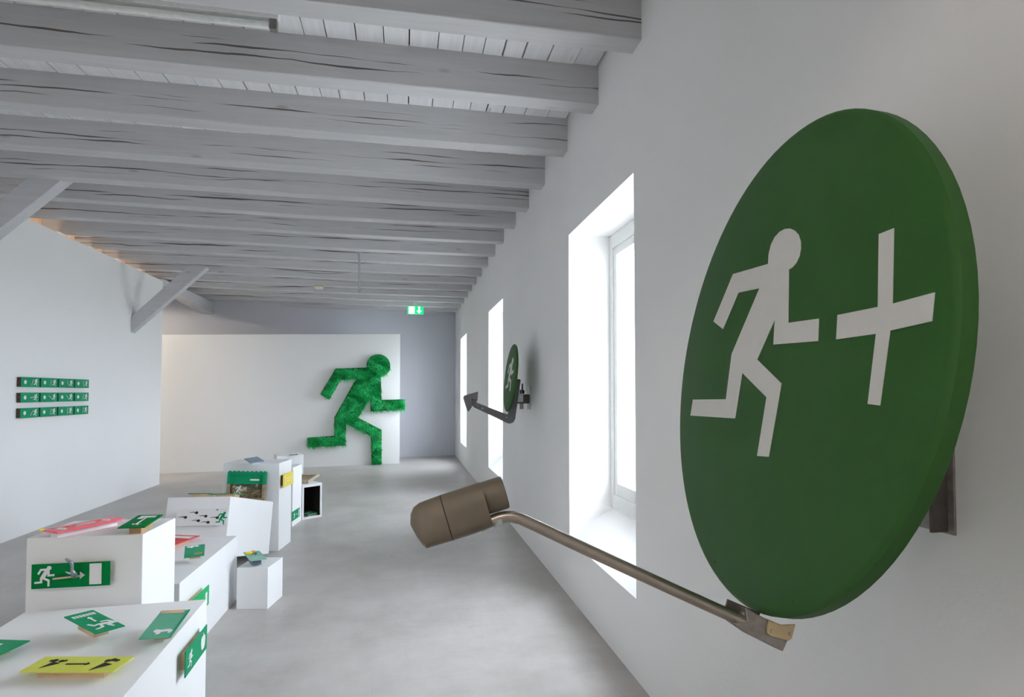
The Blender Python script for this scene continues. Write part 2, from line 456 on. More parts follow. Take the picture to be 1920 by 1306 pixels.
PL = PA - PD * 0.9; hl2 = hl - (hr - hl) / (PB - PA).length * 0.9
m = MB(); m.prism([PL, PB, PB + Z * hr, PL + Z * hl2], -PN * 0.12)
tag(m.build('wall_center', 'wall', bevel=0.003), 'free-standing white partition behind the green turf runner', kind='structure')
tag(MB().box((X0 - .2, Y0, 0), (X0, Y1, 3.9)).build('wall_far_left', 'wall'), 'plain white wall behind the left partition', kind='structure')
FW = (-3.3, -2.6, 0.95, 2.6)             # opening for the added fill window in the near end wall
m = MB().box((X0 - .2, Y0 - .3, 0), (FW[0], Y0, 3.9)); m.box((FW[1], Y0 - .3, 0), (XO, Y0, 3.9))
m.box((FW[0], Y0 - .3, 0), (FW[1], Y0, FW[2])); m.box((FW[0], Y0 - .3, FW[3]), (FW[1], Y0, 3.9))
tag(m.build('wall_front', 'wall'), 'plain white wall at the near end of the room', kind='structure')
tag(MB().box((-60, -60, -0.8), (60, 60, -0.7)).build('ground_outside', 'ground'), 'pale ground outside the windows', kind='structure')

# ceiling: boards above, beams below; each a part
ceil = tag(MB().box((X0, Y0, 3.60), (XO, Y1, 3.72)).build('ceiling', 'brown'), 'boarded ceiling on white-glazed beams', kind='structure')
x = XR - 0.002; PLK = 3.572
while x > X0:
    w = random.choice((0.125, 0.148, 0.158, 0.162, 0.168, 0.172))
    dz = random.uniform(0, 0.004)
    MB().box((x - w, Y0, PLK + dz), (x - random.choice((0.006, 0.008, 0.008, 0.011)), Y1, PLK + 0.027)).build('plank', 'plank', ceil, loc=(x, 5, PLK))
    x -= w
beamY = [2.753 - 0.69 * k for k in range(8, 0, -1)] + [2.753, 3.43, 4.135, 4.84, 5.498, 6.193, 6.958, 7.639] + [8.335 + 0.693 * k for k in range(8)]
def beam_bottom(y):
    return 3.33 if y < 6.0 else (3.345 if y < 6.5 else 3.372)
for y in beamY:
    zb = beam_bottom(y); bw = random.uniform(0.125, 0.14); rings = []
    N = 14; ph = random.uniform(0, 6)
    for i in range(N + 1):
        xx = X0 + (XR + 0.02 - X0) * i / N
        z = zb + max(0.0, (-1.0 - xx)) * 0.014 + 0.004 * math.sin(xx * 1.3 + ph)
        dy = 0.004 * math.sin(xx * 0.9 + ph * 2); c = 0.0035 + 0.002 * math.sin(xx * 2.1 + ph)
        rings.append([Vector((xx, y + dy + a, z + b)) for a, b in ((0, c), (c, 0), (bw - c, 0), (bw, c), (bw, PLK + .01 - z), (0, PLK + .01 - z))])
    MB().loft(rings).build('ceiling_beam', 'beam', ceil, loc=(-2.0, y, zb))
# pale raw-wood infill between the beams above the left partition
ysb = beamY + [beamY[-1] + .69]
for a, b in zip(ysb[:-1], ysb[1:]):
    if b < 13.4: MB().box((-4.27, a + 0.14, 3.37), (-4.24, b, PLK)).build('infill_board', 'raw', ceil)
# girder and corbel that show past the end of the left partition
g = onplane(403, 588, BW_P, BW_N)
MAT['brace'] = wood_paint('glazed_brace', (0.60, 0.60, 0.62), 'x', crack=False)
MAT['girder'] = wood_paint('glazed_girder', (0.62, 0.62, 0.63), 'y', crack=False)
m = MB(); rings = []
gx = min(g.x, XL - .01)
for i, (yy, dz) in enumerate(((10.362, 0.10), (11.0, 0.095), (11.6, 0.07), (12.1, 0.03), (12.4, 0.0), (g.y + .02, 0.0))):
    rings.append([Vector((gx + a, yy, b)) for a, b in ((0, g.z + dz), (0, 3.40), (-.24, 3.40), (-.24, g.z + dz))])
m.loft(rings).build('girder', 'girder', ceil, bevel=0.01)
# knee braces coming out of the left partition
YB = 9.27
poly = [ony(px, py, YB) for px, py in ((247, 622), (249, 590), (352, 511), (388, 510))]
d = (poly[0] - poly[3]).normalized()
poly[0] = poly[0] + d * 0.02; poly[1] = poly[1] + d * 0.02
poly[2].z = max(poly[2].z, 3.39); poly[3].z = max(poly[3].z, 3.385)
MB().prism(poly, Vector((0, 0.13, 0))).build('knee_brace', 'brace', ceil, bevel=0.006)
top2 = onz(99, 331, poly[3].z); off = Vector((0, top2.y - YB, 0))
p2 = [p + off for p in poly]
MB().prism(p2, Vector((0, 0.13, 0))).build('knee_brace', 'brace', ceil, bevel=0.006)

# windows
for i, (a, b) in enumerate(WIN):
    w = thing('window_%d' % (i + 1), (X_FR, (a + b) / 2, W_IN), None, None, None, 'structure')
    w['label'] = 'white wooden casement window in a deep plastered recess'
    z0, z1 = W_IN + 0.008, W_TOP; x0, x1 = X_FR, X_FR + 0.07
    f = 0.055
    m = MB()
    m.box((x0, a, z0), (x1, a + f, z1)); m.box((x0, b - f, z0), (x1, b, z1))
    m.box((x0, a + f, z1 - 0.10), (x1, b - f, z1)); m.box((x0, a + f, z0), (x1, b - f, z0 + 0.10))
    m.build('window_frame', 'frame_w', w, bevel=0.004)
    mid = (a + b) / 2
    for (s0, s1) in ((a + f, mid), (mid, b - f)):
        q = 0.06; u0, u1 = z0 + 0.10, z1 - 0.10; m = MB()
        m.box((x0 + .012, s0 + .003, u0), (x1 + .02, s0 + q, u1)); m.box((x0 + .012, s1 - q, u0), (x1 + .02, s1 - .003, u1))
        m.box((x0 + .012, s0 + q, u0), (x1 + .02, s1 - q, u0 + q + .03)); m.box((x0 + .012, s0 + q, u1 - q), (x1 + .02, s1 - q, u1))
        sa = m.build('sash', 'frame_w', w, bevel=0.004)
        MB().box((x1 - .008, s0 + q - .005, u0 + q + .02), (x1 - .003, s1 - q + .005, u1 - q + .005)).build('pane', 'glass', sa)
    hz = (z0 + z1) / 2
    m = MB().box((x0 - .012, mid - .02, hz - .05), (x0 + .012, mid + .02, hz + .05)); m.tube([(x0 - .012, mid, hz), (x0 - .04, mid, hz), (x0 - .04, mid, hz - .11)], .008, 8)
    m.build('window_handle', 'zinc', w)
    # daylight portal in the opening
    ld = bpy.data.lights.new('window_portal', 'AREA'); ld.shape = 'RECTANGLE'; ld.size = b - a; ld.size_y = z1 - z0
    ld.cycles.is_portal = True
    lo = bpy.data.objects.new('window_portal', ld); COL.objects.link(lo)
    lo.matrix_world = Matrix.Translation((XO + .01, mid, (z0 + z1) / 2)) @ Matrix(((0, 0, 1, 0), (1, 0, 0, 0), (0, 1, 0, 0), (0, 0, 0, 1)))

w = thing('window_4', ((FW[0] + FW[1]) / 2, Y0 - .2, FW[2]), None, None, None, 'structure'); w['label'] = 'added white window in the near end wall for fill daylight'  # unseen window, added to bring in daylight from behind the camera
m = MB(); ya_, yb_ = Y0 - .22, Y0 - .15
m.box((FW[0], ya_, FW[2]), (FW[0] + .06, yb_, FW[3])); m.box((FW[1] - .06, ya_, FW[2]), (FW[1], yb_, FW[3]))
m.box((FW[0] + .06, ya_, FW[2]), (FW[1] - .06, yb_, FW[2] + .08)); m.box((FW[0] + .06, ya_, FW[3] - .08), (FW[1] - .06, yb_, FW[3]))
xm = (FW[0] + FW[1]) / 2; m.box((xm - .04, ya_, FW[2] + .08), (xm + .04, yb_, FW[3] - .08)); m.build('window_frame', 'frame_w', w, bevel=.004)
for a, b in ((FW[0] + .055, xm - .035), (xm + .035, FW[1] - .055)):
    MB().box((a, Y0 - .19, FW[2] + .075), (b, Y0 - .185, FW[3] - .075)).build('pane', 'glass', w)
ld = bpy.data.lights.new('window_portal', 'AREA'); ld.shape = 'RECTANGLE'; ld.size = FW[1] - FW[0]; ld.size_y = FW[3] - FW[2]; ld.cycles.is_portal = True
lo_ = bpy.data.objects.new('window_portal', ld); COL.objects.link(lo_)
lo_.matrix_world = Matrix.Translation((xm, Y0 - .31, (FW[2] + FW[3]) / 2)) @ Matrix.Rotation(PI / 2, 4, 'X')
# ================================================================== CEILING FIXTURES
def batten(xa, xb, y, label, lit, group):
    zc = PLK
    t = thing('fluorescent_lamp', ((xa + xb) / 2, y, zc), label, 'lamp', group)
    MB().box((xa, y - .025, zc - .045), (xb, y + .025, zc)).build('lamp_housing', 'lamp_body', t, bevel=0.004)
    MB().tube([(xa + .03, y, zc - .075), (xb - .03, y, zc - .075)], 0.019, 14).build('lamp_tube', lit if lit else 'tube', t, smooth=True)
    for xe in (xa + .03, xb - .03):
        MB().box((xe - .02, y - .02, zc - .10), (xe + .02, y + .02, zc - .044)).build('lamp_holder', 'tube_end', t, bevel=0.003)
e = onz(524, 45, PLK - 0.06)
batten(e.x - 1.55, e.x, e.y, 'long white fluorescent batten lamp between two ceiling beams', False, None)
for xx in (-2.6, -0.6):  # lamps added out of view as warm fill for the near end
    batten(xx - .75, xx + .75, -1.03, 'added warm fill lamp on the ceiling boards near the end wall', 'tube_fill', 'added fill lamps near the end wall')
for yy in (8.67, 10.75):  # lamps added out of view to brighten the far partition
    batten(-6.2, -5.1, yy, 'added fill lamp above the bay behind the left partition', 'tube_fill_bay', 'added fill lamps in the side bay')

t = thing('fill_strip', (XL - .115, 8.0, 3.30), 'added warm fill strip hidden along the top back edge of the left partition', 'lamp')  # hidden strip added to light the infill boards above the partition
MB().box((XL - .125, 5.6, 3.285), (XL - .112, 10.2, 3.305)).build('fill_strip_channel', 'lamp_body', t)
MB().box((XL - .124, 5.62, 3.305), (XL - .113, 10.18, 3.309)).build('fill_strip_diffuser', 'strip_fill', t)

hp = onz(674, 474, 3.372)
t = thing('hanging_rod', hp, 'thin grey metal rod hanging down from a ceiling beam', 'rod')
zb_ = ony(676, 548, hp.y).z
MB().tube([hp + Z * 0.006, hp - Z * 0.012], 0.035, 16).build('ceiling_rose', 'pipe', t, smooth=True)
MB().tube([hp, Vector((hp.x, hp.y, zb_))], 0.0165, 12).build('rod', 'pipe', t, smooth=True)
MB().tube([Vector((hp.x, hp.y, zb_ + .035)), Vector((hp.x + .012, hp.y - .01, zb_ - .004))], 0.021, 12).build('end_cap', 'galv', t, smooth=True)

sp = onz(598, 534, 3.376)
yb_ = min(beamY, key=lambda q: abs(q + .065 - sp.y)) + .065
sp = ony(598, 534, yb_); sp.z = 3.372 + .011 * max(0, -1 - sp.x) + 0.004
t = thing('smoke_detector', sp, 'round cream smoke detector on the underside of a beam', 'smoke detector')
MB().tube([sp, sp - Z * .025], [0.085, 0.085], 24).build('detector_base', 'cream_d', t, smooth=True)
MB().tube([sp - Z * .025, sp - Z * .045, sp - Z * .062], [0.08, 0.075, 0.045], 24).build('detector_head', 'cream', t, smooth=True)

# exit sign under a far beam
yb_ = beamY[-3] + .06
c = ony(779, 581, yb_); w = 0.325; h = 0.165
zt = 3.372 + .002
t = thing('exit_sign', (c.x, c.y, c.z), 'glowing green and white emergency exit sign with down arrow under a beam', 'exit sign')
MB().box((c.x - w / 2, c.y, c.z - h / 2), (c.x + w / 2, c.y + .05, c.z + h / 2)).build('sign_box', 'exit_green', t, bevel=0.004)
MB().box((c.x - .04, c.y + .01, c.z + h / 2), (c.x + .04, c.y + .04, max(zt, c.z + h / 2 + .004))).build('mount_bracket', 'lamp_body', t)
fw = Vector((0, -.004, 0))
def exq(poly): return [Vector((c.x + a, c.y, c.z + b)) for a, b in poly]
MB().prism(exq(rect(-.075, -.002, .115, .14)), fw).build('white_doorway', 'exit_white', t)
MB().prism(exq(arrow(.075, 0, .14, .032, -PI / 2, 3.2, .42)), fw).build('down_arrow', 'exit_white', t)
MB().prism([p + Vector((0, -.0045, 0)) for p in exq(xf(MAN, -.078, -.002, .06))], Vector((0, -.001, 0))).build('running_figure', flat('exit_figure_grey', (0.55, 0.9, 0.7), .5), t)

# ================================================================== TURF RUNNER on the partition
def turf_runner():
    off = 0.004
    fp = PA + PN * 0.05
    z5 = lambda x, y: (x / 5.2227 + 560, y / 5.2227 + 640)
    pix = [(362, 262), (655, 252)]
    for k in range(22):
        a = math.radians(172 + (438 - 172) * k / 21); pix.append((782 + 115 * math.cos(a), 235 + 113 * math.sin(a)))
    pix += [(805, 347), (810, 570), (1040, 562), (1040, 663), (707, 680), (705, 540), (580, 742), (813, 862), (812, 1200), (717, 1204), (712, 925),
            (462, 800), (458, 1014), (88, 1034), (84, 940), (352, 922), (352, 740), (565, 362), (415, 370), (300, 566), (214, 515)]
    P3 = [onplane(*z5(*p), fp, PN) for p in pix]
    zmin = min(p.z for p in P3)
    P2 = [((p - PA).dot(PD), p.z - zmin + 0.004) for p in P3]
    base = Vector((PA.x, PA.y, 0)) + PD * (sum(p[0] for p in P2) / len(P2)) + PN * 0.03
    t = thing('turf_runner_figure', base, 'huge running man figure covered in shaggy green artificial turf', 'sculpture')
    to3 = lambda a, b, d: PA + PD * a + Z * b + PN * d
    MB().prism([to3(a, b, off) for a, b in P2], PN * 0.035).build('figure_board', 'turf_base', t)
    def inside(x, y):
        r = False; n = len(P2); j = n - 1
        for i in range(n):
            xi, yi = P2[i]; xj, yj = P2[j]
            if (yi > y) != (yj > y) and x < (xj - xi) * (y - yi) / (yj - yi) + xi: r = not r
            j = i
        return r
    xs = [p[0] for p in P2]; ys_ = [p[1] for p in P2]
    V = []; F = []; S = []; cnt = 0; R = random.Random(3)
    while cnt < 17000:
        x = R.uniform(min(xs), max(xs)); y = R.uniform(min(ys_), max(ys_))
        if not inside(x, y): continue
        cnt += 1
        ang = -PI / 2 + R.gauss(0, 0.55) + 1.1 * math.sin(x * 11 + 2.5 * math.sin(y * 9)) + 0.5 * math.sin(y * 23 + x * 5); L = R.uniform(0.05, 0.115)
        lean = R.uniform(0.3, 1.0); dx, dy = math.cos(ang) * L * lean, math.sin(ang) * L * lean
        x2, y2 = x + dx, y + dy
        if not inside(x2, y2) and (dy > 0 or abs(dx) > abs(dy) * .6): dx *= .1; dy *= .1
        if y + dy < 0.004: dy = 0.004 - y
        wd = R.uniform(0.0025, 0.005); px, py = -math.sin(ang) * wd, math.cos(ang) * wd
        hgt = L * (1.15 - lean * 0.6)
        b = len(V); o = wloc(t)
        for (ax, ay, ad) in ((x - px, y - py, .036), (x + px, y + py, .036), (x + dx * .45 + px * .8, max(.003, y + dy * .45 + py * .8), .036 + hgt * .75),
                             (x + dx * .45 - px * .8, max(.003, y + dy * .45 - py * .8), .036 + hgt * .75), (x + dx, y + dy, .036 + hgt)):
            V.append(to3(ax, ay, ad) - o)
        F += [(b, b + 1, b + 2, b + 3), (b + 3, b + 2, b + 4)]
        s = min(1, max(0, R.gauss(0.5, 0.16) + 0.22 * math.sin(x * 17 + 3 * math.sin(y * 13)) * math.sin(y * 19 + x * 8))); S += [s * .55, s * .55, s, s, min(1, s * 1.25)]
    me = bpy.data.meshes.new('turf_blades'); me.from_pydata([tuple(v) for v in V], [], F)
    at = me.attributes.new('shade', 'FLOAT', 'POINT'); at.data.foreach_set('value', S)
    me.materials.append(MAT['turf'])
    ob = bpy.data.objects.new('turf_blades', me); COL.objects.link(ob); ob.parent = t; ob['kind'] = 'stuff'
turf_runner()

# ================================================================== BIG SATELLITE DISH
def dish_body(t, P, n, R, thick, dome=0.0, mat='dish_green', segs=96):
    u = n.orthogonal().normalized(); v = n.cross(u); m = MB(); b0 = 0
    prof = [(0.0, 0.0), (R * .5, 0.0), (R - .012, 0.0), (R - .005, -.002), (R, -.007), (R, -thick + .004), (R - .004, -thick), (R - .05, -thick), (R - .06, -thick + .012), (0.0, -thick + .012)]
    for r, h in prof[1:-1]:
        for k in range(segs):
            a = 2 * PI * k / segs; m.v.append(P + (u * math.cos(a) + v * math.sin(a)) * r + n * h)
    nr = len(prof) - 2
    for i in range(nr - 1):
        for k in range(segs):
            k2 = (k + 1) % segs; m.f.append((i * segs + k, i * segs + k2, (i + 1) * segs + k2, (i + 1) * segs + k))
    m.f.append(tuple(reversed(range(segs)))); m.f.append(tuple((nr - 1) * segs + k for k in range(segs)))
    return m.build('dish', mat, t, smooth=True)

Pc = Vector((0.7672, 1.1269, 1.5622)); nB = Vector((-0.9818, 0.1359, 0.1323)).normalized(); RB = 0.5113
big = thing('satellite_dish', Pc - nB * .2, 'large dark green satellite dish with white runner and white cross on near wall', 'satellite dish')
TH = 0.033
db = dish_body(big, Pc, nB, RB, TH)
z4 = lambda x, y: (x / 2.78 + 1270, y / 2.78 + 410)
mp = [(475, 235), (292, 288), (190, 535), (240, 575), (320, 385), (430, 362), (285, 705), (255, 940), (83, 942), (70, 1025), (303, 1040), (340, 802), (467, 930), (418, 1235),
      (478, 1240), (545, 858), (418, 733), (510, 525), (503, 655), (735, 637), (740, 520), (580, 542), (583, 265), (603, 252), (622, 230), (638, 196), (646, 155), (645, 120),
      (635, 85), (615, 62), (590, 51), (562, 53), (535, 68), (510, 95), (490, 135), (478, 185)]
MB().prism([onplane(*z4(*p), Pc + nB * .0004, nB) for p in mp], nB * 0.0012).build('runner_symbol', 'dish_white', db)
crs = [(1648.8, 438.9), (1677, 427.6), (1674.5, 569.2), (1753.7, 548), (1748.5, 602), (1669.9, 619.6), (1651, 760), (1628, 757), (1643.5, 625.6), (1568.8, 636), (1571.3, 590.4), (1647, 575.2)]
MB().prism([onplane(*p, Pc + nB * .0004, nB) for p in crs], nB * 0.0012).build('cross_symbol', 'dish_white', db)
for px, py in ((1340, 1053), (1484, 1127)):
    q = onplane(px, py, Pc + nB * .0003, nB); MB().tube([q - nB * .003, q + nB * .0012], 0.0028, 10).build('rivet', 'dark_plate', db)
eB = (onplane(1425, 1147, Pc, nB) - Pc).normalized(); sB = nB.cross(eB).normalized()      # symmetry plane of the dish
S = lambda px, py: onplane(px, py, Pc, sB)
# tube arm
arm = MB()
path = [S(900, 986), S(922, 976), S(936, 971), S(948, 968.5), S(960, 968), S(976, 972), S(998, 982), S(1100, 1030), S(1250, 1099), S(1398, 1166)]
arm.tube(path, 0.0118, 16).build('feed_arm', 'steel', big, smooth=True)
# plates that join arm and dish
side = sB if sB.dot(EYE - Pc) > 0 else -sB
pl = [S(px, py) + side * .012 for px, py in ((1392, 1136), (1412, 1148), (1428, 1156), (1480, 1178), (1462, 1218), (1400, 1187), (1368, 1165), (1396, 1163))]
MB().prism(pl, -side * .03).build('arm_bracket', 'plate', big, bevel=0.0015)
pl = [S(px, py) - side * .014 for px, py in ((1369, 1124), (1430, 1150), (1416, 1184), (1359, 1160))]
MB().prism(pl, side * .005).build('back_plate', 'dark_plate', big)
q = S(1394, 1151); MB().tube([q - side * .012, q + side * .004], 0.0055, 6).build('hex_bolt', 'zinc', big)
pl = [S(px, py) + side * .019 for px, py in ((1434, 1160), (1458, 1168), (1482, 1167), (1475, 1193), (1470, 1197), (1436, 1188), (1430, 1183), (1431, 1170))]
tan = MB().prism(pl, -side * .006).build('tan_clip', 'tan', big, bevel=0.001)
for px, py in ((1438, 1179.5), (1471.5, 1184)):
    q = S(px, py) + side * .019; MB().tube([q - side * .004, q + side * .0025], [0.0042, 0.0032], 14).build('screw', 'zinc', tan, smooth=True)
# feed head: lofted along its own axis
zL = lambda x, y: S(x / 7.254 + 740, y / 7.254 + 870)
def section(topp, botp, hw, flat_bottom=True, n=20):
    c = (topp + botp) / 2; ax = (topp - botp) / 2; out = []
    for k in range(n):
        a = 2 * PI * k / n; ca, sa = math.cos(a), math.sin(a)
        ex = 0.55 if sa < 0 else 0.9
        out.append(c + ax * (math.copysign(abs(sa) ** ex, sa)) + sB * hw * math.copysign(abs(ca) ** 0.7, ca))
    return out
st = [((215, 800), (232, 850), .010), ((222, 670), (262, 905), .022), ((262, 580), (310, 990), .030), ((330, 525), (385, 1095), .035), ((410, 492), (440, 1145), .037),
      ((500, 460), (560, 1108), .038), ((612, 420), (795, 1035), .039)]
MB().loft([section(zL(*a), zL(*b), w) for a, b, w in st]).build('feed_head_cap', 'taupe', big, smooth=True)
MB().loft([section(zL(*a), zL(*b), w) for a, b, w in (((613, 420), (796, 1035), .0375), ((627, 414), (809, 1031), .0375))]).build('feed_head_seam', 'seam', big, smooth=True)
MB().loft([section(zL(*a), zL(*b), w) for a, b, w in (((626, 414), (808, 1031), .039), ((900, 325), (1080, 947), .040), ((1150, 243), (1335, 850), .040))]).build('feed_head', 'taupe', big, smooth=True)
# round horn collar that overhangs the arm
ca, cb = zL(900, 564), zL(1500, 375)
ax = (cb - ca).normalized(); r = (zL(1430, 160) - zL(1570, 590)).length / 2
u = sB; v = ax.cross(u).normalized()
ringsH = []
for tt, rr in ((0, .97), (.75, 1.0), (.97, 1.0), (1.0, .96)):
    cc = ca.lerp(cb, tt); ringsH.append([cc + (u * math.cos(2 * PI * k / 28) * 0.92 + v * math.sin(2 * PI * k / 28)) * r * rr for k in range(28)])
MB().loft(ringsH).build('feed_horn', 'taupe', big, smooth=True)
q = zL(1400, 800); MB().obox(q, ax * .009, u * .012, v * .006).build('arm_clip', 'pipe', big, bevel=0.001)
# bracket behind the dish and plate on the wall
wp = onx(1752, 960, XR); wy = wp.y + .045
MB().box((XR - .007, wy - .10, 1.185), (XR - .001, wy + .13, 1.62)).build('wall_plate', 'plate', big, bevel=0.001)
m = MB().box((XR - .05, wy - .085, 1.19), (XR - .006, wy - .079, 1.615)); m.box((XR - .05, wy + .105, 1.19), (XR - .006, wy + .111, 1.615))
m.build('wall_channel', 'dark_plate', big)
bc = Pc - nB * (TH - .012)
MB().tube([Vector((XR - .03, wy + .012, 1.35)), Vector((XR - .14, wy + .012, 1.37)), Vector((XR - .2, bc.y, 1.42)), Vector((XR - .2, bc.y, 1.75))], 0.024, 14).build('mast_tube', 'steel', big, smooth=True)
MB().box((XR - .26, bc.y - .06, 1.44), (XR - .16, bc.y + .06, 1.7)).build('mast_clamp', 'galv', big, bevel=0.004)
bc = Pc - nB * (TH + .022); mid = Vector((XR - .24, bc.y, 1.57)); dd = (bc - mid)
MB().obox((bc + mid) / 2, dd / 2, Vector((0, .09, 0)), Z * .11).build('dish_bracket', 'galv', big)
for zz in (1.225, 1.58):
    MB().tube([Vector((XR - .006, wy - .055, zz)), Vector((XR - .016, wy - .055, zz))], .008, 6).build('wall_bolt', 'zinc', big)

# ================================================================== SMALL SATELLITE DISH
Ps = Vector((0.9787, 5.3596, 1.6418)); nS = Vector((-0.9943, 0.016, 0.1054)).normalized(); RS = 0.322
sm = thing('satellite_dish', Ps - nS * .15, 'small green satellite dish with white runner between the two nearer windows', 'satellite dish')
dsm = dish_body(sm, Ps, nS, RS, 0.02, segs=64)
z5c = lambda x, y: (x / 7.256 + 850, y / 7.256 + 630)
us = Vector((0, -1, 0)); us = (us - nS * us.dot(nS)).normalized(); vs = nS.cross(us); vs = vs if vs.z > 0 else -vs
cm = onplane(*z5c(770, 535), Ps, nS)
MB().prism([cm + us * a + vs * b + nS * .0005 for a, b in xf(MAN, 0, 0, .43, 0.10, sy=.315)], nS * .0015).build('runner_symbol', 'dish_white', dsm)
eS = (onplane(*z5c(735, 1050), Ps, nS) - Ps).normalized(); sS = nS.cross(eS).normalized()
S2 = lambda x, y: onplane(*z5c(x, y), Ps, sS)
bar = [S2(*p) for p in ((245, 880), (310, 905), (730, 1068), (745, 1050), (862, 590), (905, 590), (912, 612), (838, 1130), (815, 1170), (770, 1187), (735, 1178), (290, 965), (262, 940))]
MB().prism([p - sS * .016 for p in bar], sS * .032).build('feed_arm', 'grey_bar', sm, bevel=0.002)
head = [S2(*p) for p in ((137, 822), (328, 768), (322, 880), (240, 872), (250, 965), (218, 1012), (190, 990))]
MB().prism([p - sS * .045 for p in head], sS * .09).build('feed_bracket', 'grey_bar', sm, bevel=0.003)
MB().prism([p - sS * .022 for p in (S2(225, 860), S2(320, 878), S2(300, 930), S2(240, 900))], sS * .044).build('feed_clamp', 'dark_plate', sm)
for px, py in ((395, 985), (720, 1110)):
    q = S2(px, py); MB().tube([q - sS * .019, q + sS * .019], .006, 8).build('bolt', 'zinc', sm)
wm = onx(*z5c(1045, 850), XR)
MB().box((XR - .008, wm.y - .02, onx(*z5c(1045, 995), XR).z), (XR, wm.y + .11, onx(*z5c(1045, 680), XR).z)).build('wall_plate', 'galv', sm, bevel=0.001)
zc = onx(*z5c(1000, 850), XR).z
MB().box((Ps.x + .03, wm.y - .0, zc - .045), (XR - .008, wm.y + .07, zc + .045)).build('mount_bracket', 'dark_plate', sm, bevel=0.004)
MB().box((Ps.x + .05, wm.y - .012, zc - .03), (XR - .07, wm.y + .08, zc + .05)).build('mount_clamp', 'galv', sm, bevel=0.004)
for xx in (Ps.x + .085, Ps.x + .15):
    MB().tube([Vector((xx, wm.y + .03, zc + .04)), Vector((xx, wm.y + .03, zc + .15))], .010, 8).build('threaded_bolt', 'zinc', sm, smooth=True)
    MB().tube([Vector((xx, wm.y + .03, zc + .05)), Vector((xx, wm.y + .03, zc + .085))], .020, 6).build('nut', 'black', sm)
MB().tube([Vector((XR - .08, wm.y + .03, zc - .1)), Vector((XR - .08, wm.y + .03, zc + .09))], .02, 12).build('mast_tube', 'galv', sm, smooth=True)

# ================================================================== TWELVE SMALL SIGNS on the left wall
ang = [[64, 88, 108, 112], [2, 146, 136, 78], [50, 70, 82, 78]]
rowtop = [[(30, 706), (160, 711)], [(30, 735.5), (160, 735)], [(29.5, 763.5), (160, 759.5)]]
word = {0: 'upper', 1: 'middle', 2: 'lower'}
slant = lambda a: 'lying level' if a < 10 else ('leaning like a slash' if a < 84 else ('upright' if a < 95 else ('leaning like a backslash' if a < 120 else 'tipped far back')))
za = onx(30, 706, XL).z; zbm = onx(30, 784, XL).z
H1 = 0.105; gap = (za - zbm - 3 * H1) / 2
ya, yb2 = onx(29, 740, XL).y, onx(160.5, 740, XL).y
pitch = (yb2 - ya) / 4; W1 = pitch - 0.028
for r in range(3):
    for k in range(4):
        zc_ = za - H1 / 2 - r * (H1 + gap); yc = ya + pitch * k + W1 / 2 + .012
        A = math.radians(ang[r][k])
        pos = ['first', 'second', 'third', 'last'][k]
        c = Vector((XL + .042, yc, zc_)); ud = Vector((0, 1, 0)); vd = Z
        lab = 'small green sign, bar %s, %s towards the wall edge, %s row' % (slant(ang[r][k]), pos, word[r])
        t = thing('wall_sign', c - Vector((.042, 0, 0)), lab, 'sign', 'twelve small green signs on the left wall')
        MB().box((XL, yc - W1 / 2 + .004, zc_ - H1 / 2 + .003), (XL + .038, yc + W1 / 2 - .004, zc_ + H1 / 2 - .003)).build('backing_block', 'brown', t)
        MB().box((XL + .038, yc - W1 / 2, zc_ - H1 / 2), (XL + .042, yc + W1 / 2, zc_ + H1 / 2)).build('sign_plate', 'green', t)
        def g3(poly, d=.0425): return [Vector((XL + d, yc + a, zc_ + b)) for a, b in poly]
        ex = Vector((.001, 0, 0))
        MB().prism(g3(disc(-.085, 0, .021, .021)), ex).build('white_dot', 'white', t)
        MB().prism(g3(rect(.018 + .01 * math.cos(A), 0, .072, .010, A)), Vector((.006, 0, 0))).build('pivot_bar', 'pipe', t)
        MB().prism(g3(xf(MAN, .088, .0, .076)), ex).build('runner_symbol', 'white', t)

# ================================================================== PLINTHS
def plinth(label, z, FL, FR, BR, depth=None, anchor='front', mat='plinth', name='plinth', right_first=False):
    a, b, c = onz(*FL, z), onz(*FR, z), onz(*BR, z)
    if right_first:
        v = c - b; vl = v.length; v.normalize(); u = Vector((v.y, -v.x, 0)); ul = (b - a).dot(u)
    else:
        u = b - a; ul = u.length; u.normalize(); v = Vector((-u.y, u.x, 0)); vl = (c - b).dot(v)
    if depth: vl = depth
    cen = b - u * ul / 2 + v * vl / 2
    o = MB().obox(Vector((cen.x, cen.y, z / 2)), u * ul / 2, v * vl / 2, Z * z / 2).build(name, mat, loc=(cen.x, cen.y, 0), bevel=0.003)
    tag(o, label, 'plinth')
    return dict(o=o, u=u, v=v, ul=ul, vl=vl, c=cen, z=z, fr=b, n_front=-v, n_right=u)
# A: low wide one in the foreground; its back edge and right edge are known
ZA = 0.55
bl, br, rf = onz(46, 1147, ZA), onz(388, 1122.5, ZA), onz(232, 1306, ZA)
vA = (br - rf).normalized(); uA = Vector((vA.y, -vA.x, 0)); wA = (br - bl).dot(uA); lA = 1.15
cA = br - uA * wA / 2 - vA * lA / 2
PAo = MB().obox(Vector((cA.x, cA.y, ZA / 2)), uA * wA / 2, vA * lA / 2, Z * ZA / 2).build('plinth', 'plinth', loc=(cA.x, cA.y, 0), bevel=0.003)
tag(PAo, 'wide low white plinth with the citron yellow sign on top', 'plinth')
ZB = 0.85
B = plinth('white plinth with the arrow and metal hand sign on its front', ZB, (50, 1008.5), (268, 1001), (335, 970))
ZC = 0.46
Cc = plinth('long low white plinth with the orange-marked tilted green sign on top', ZC, (185, 1093), (337, 1093), (445, 1003.5), right_first=True)
S_ = plinth('small white cube plinth carrying the mint printed panel', 0.285, (444, 1064), (502.5, 1064), (537, 1044))
P5 = plinth('tall white plinth with the half green framed painting', 0.83, (419, 868.7), (524, 868), (548.4, 860))
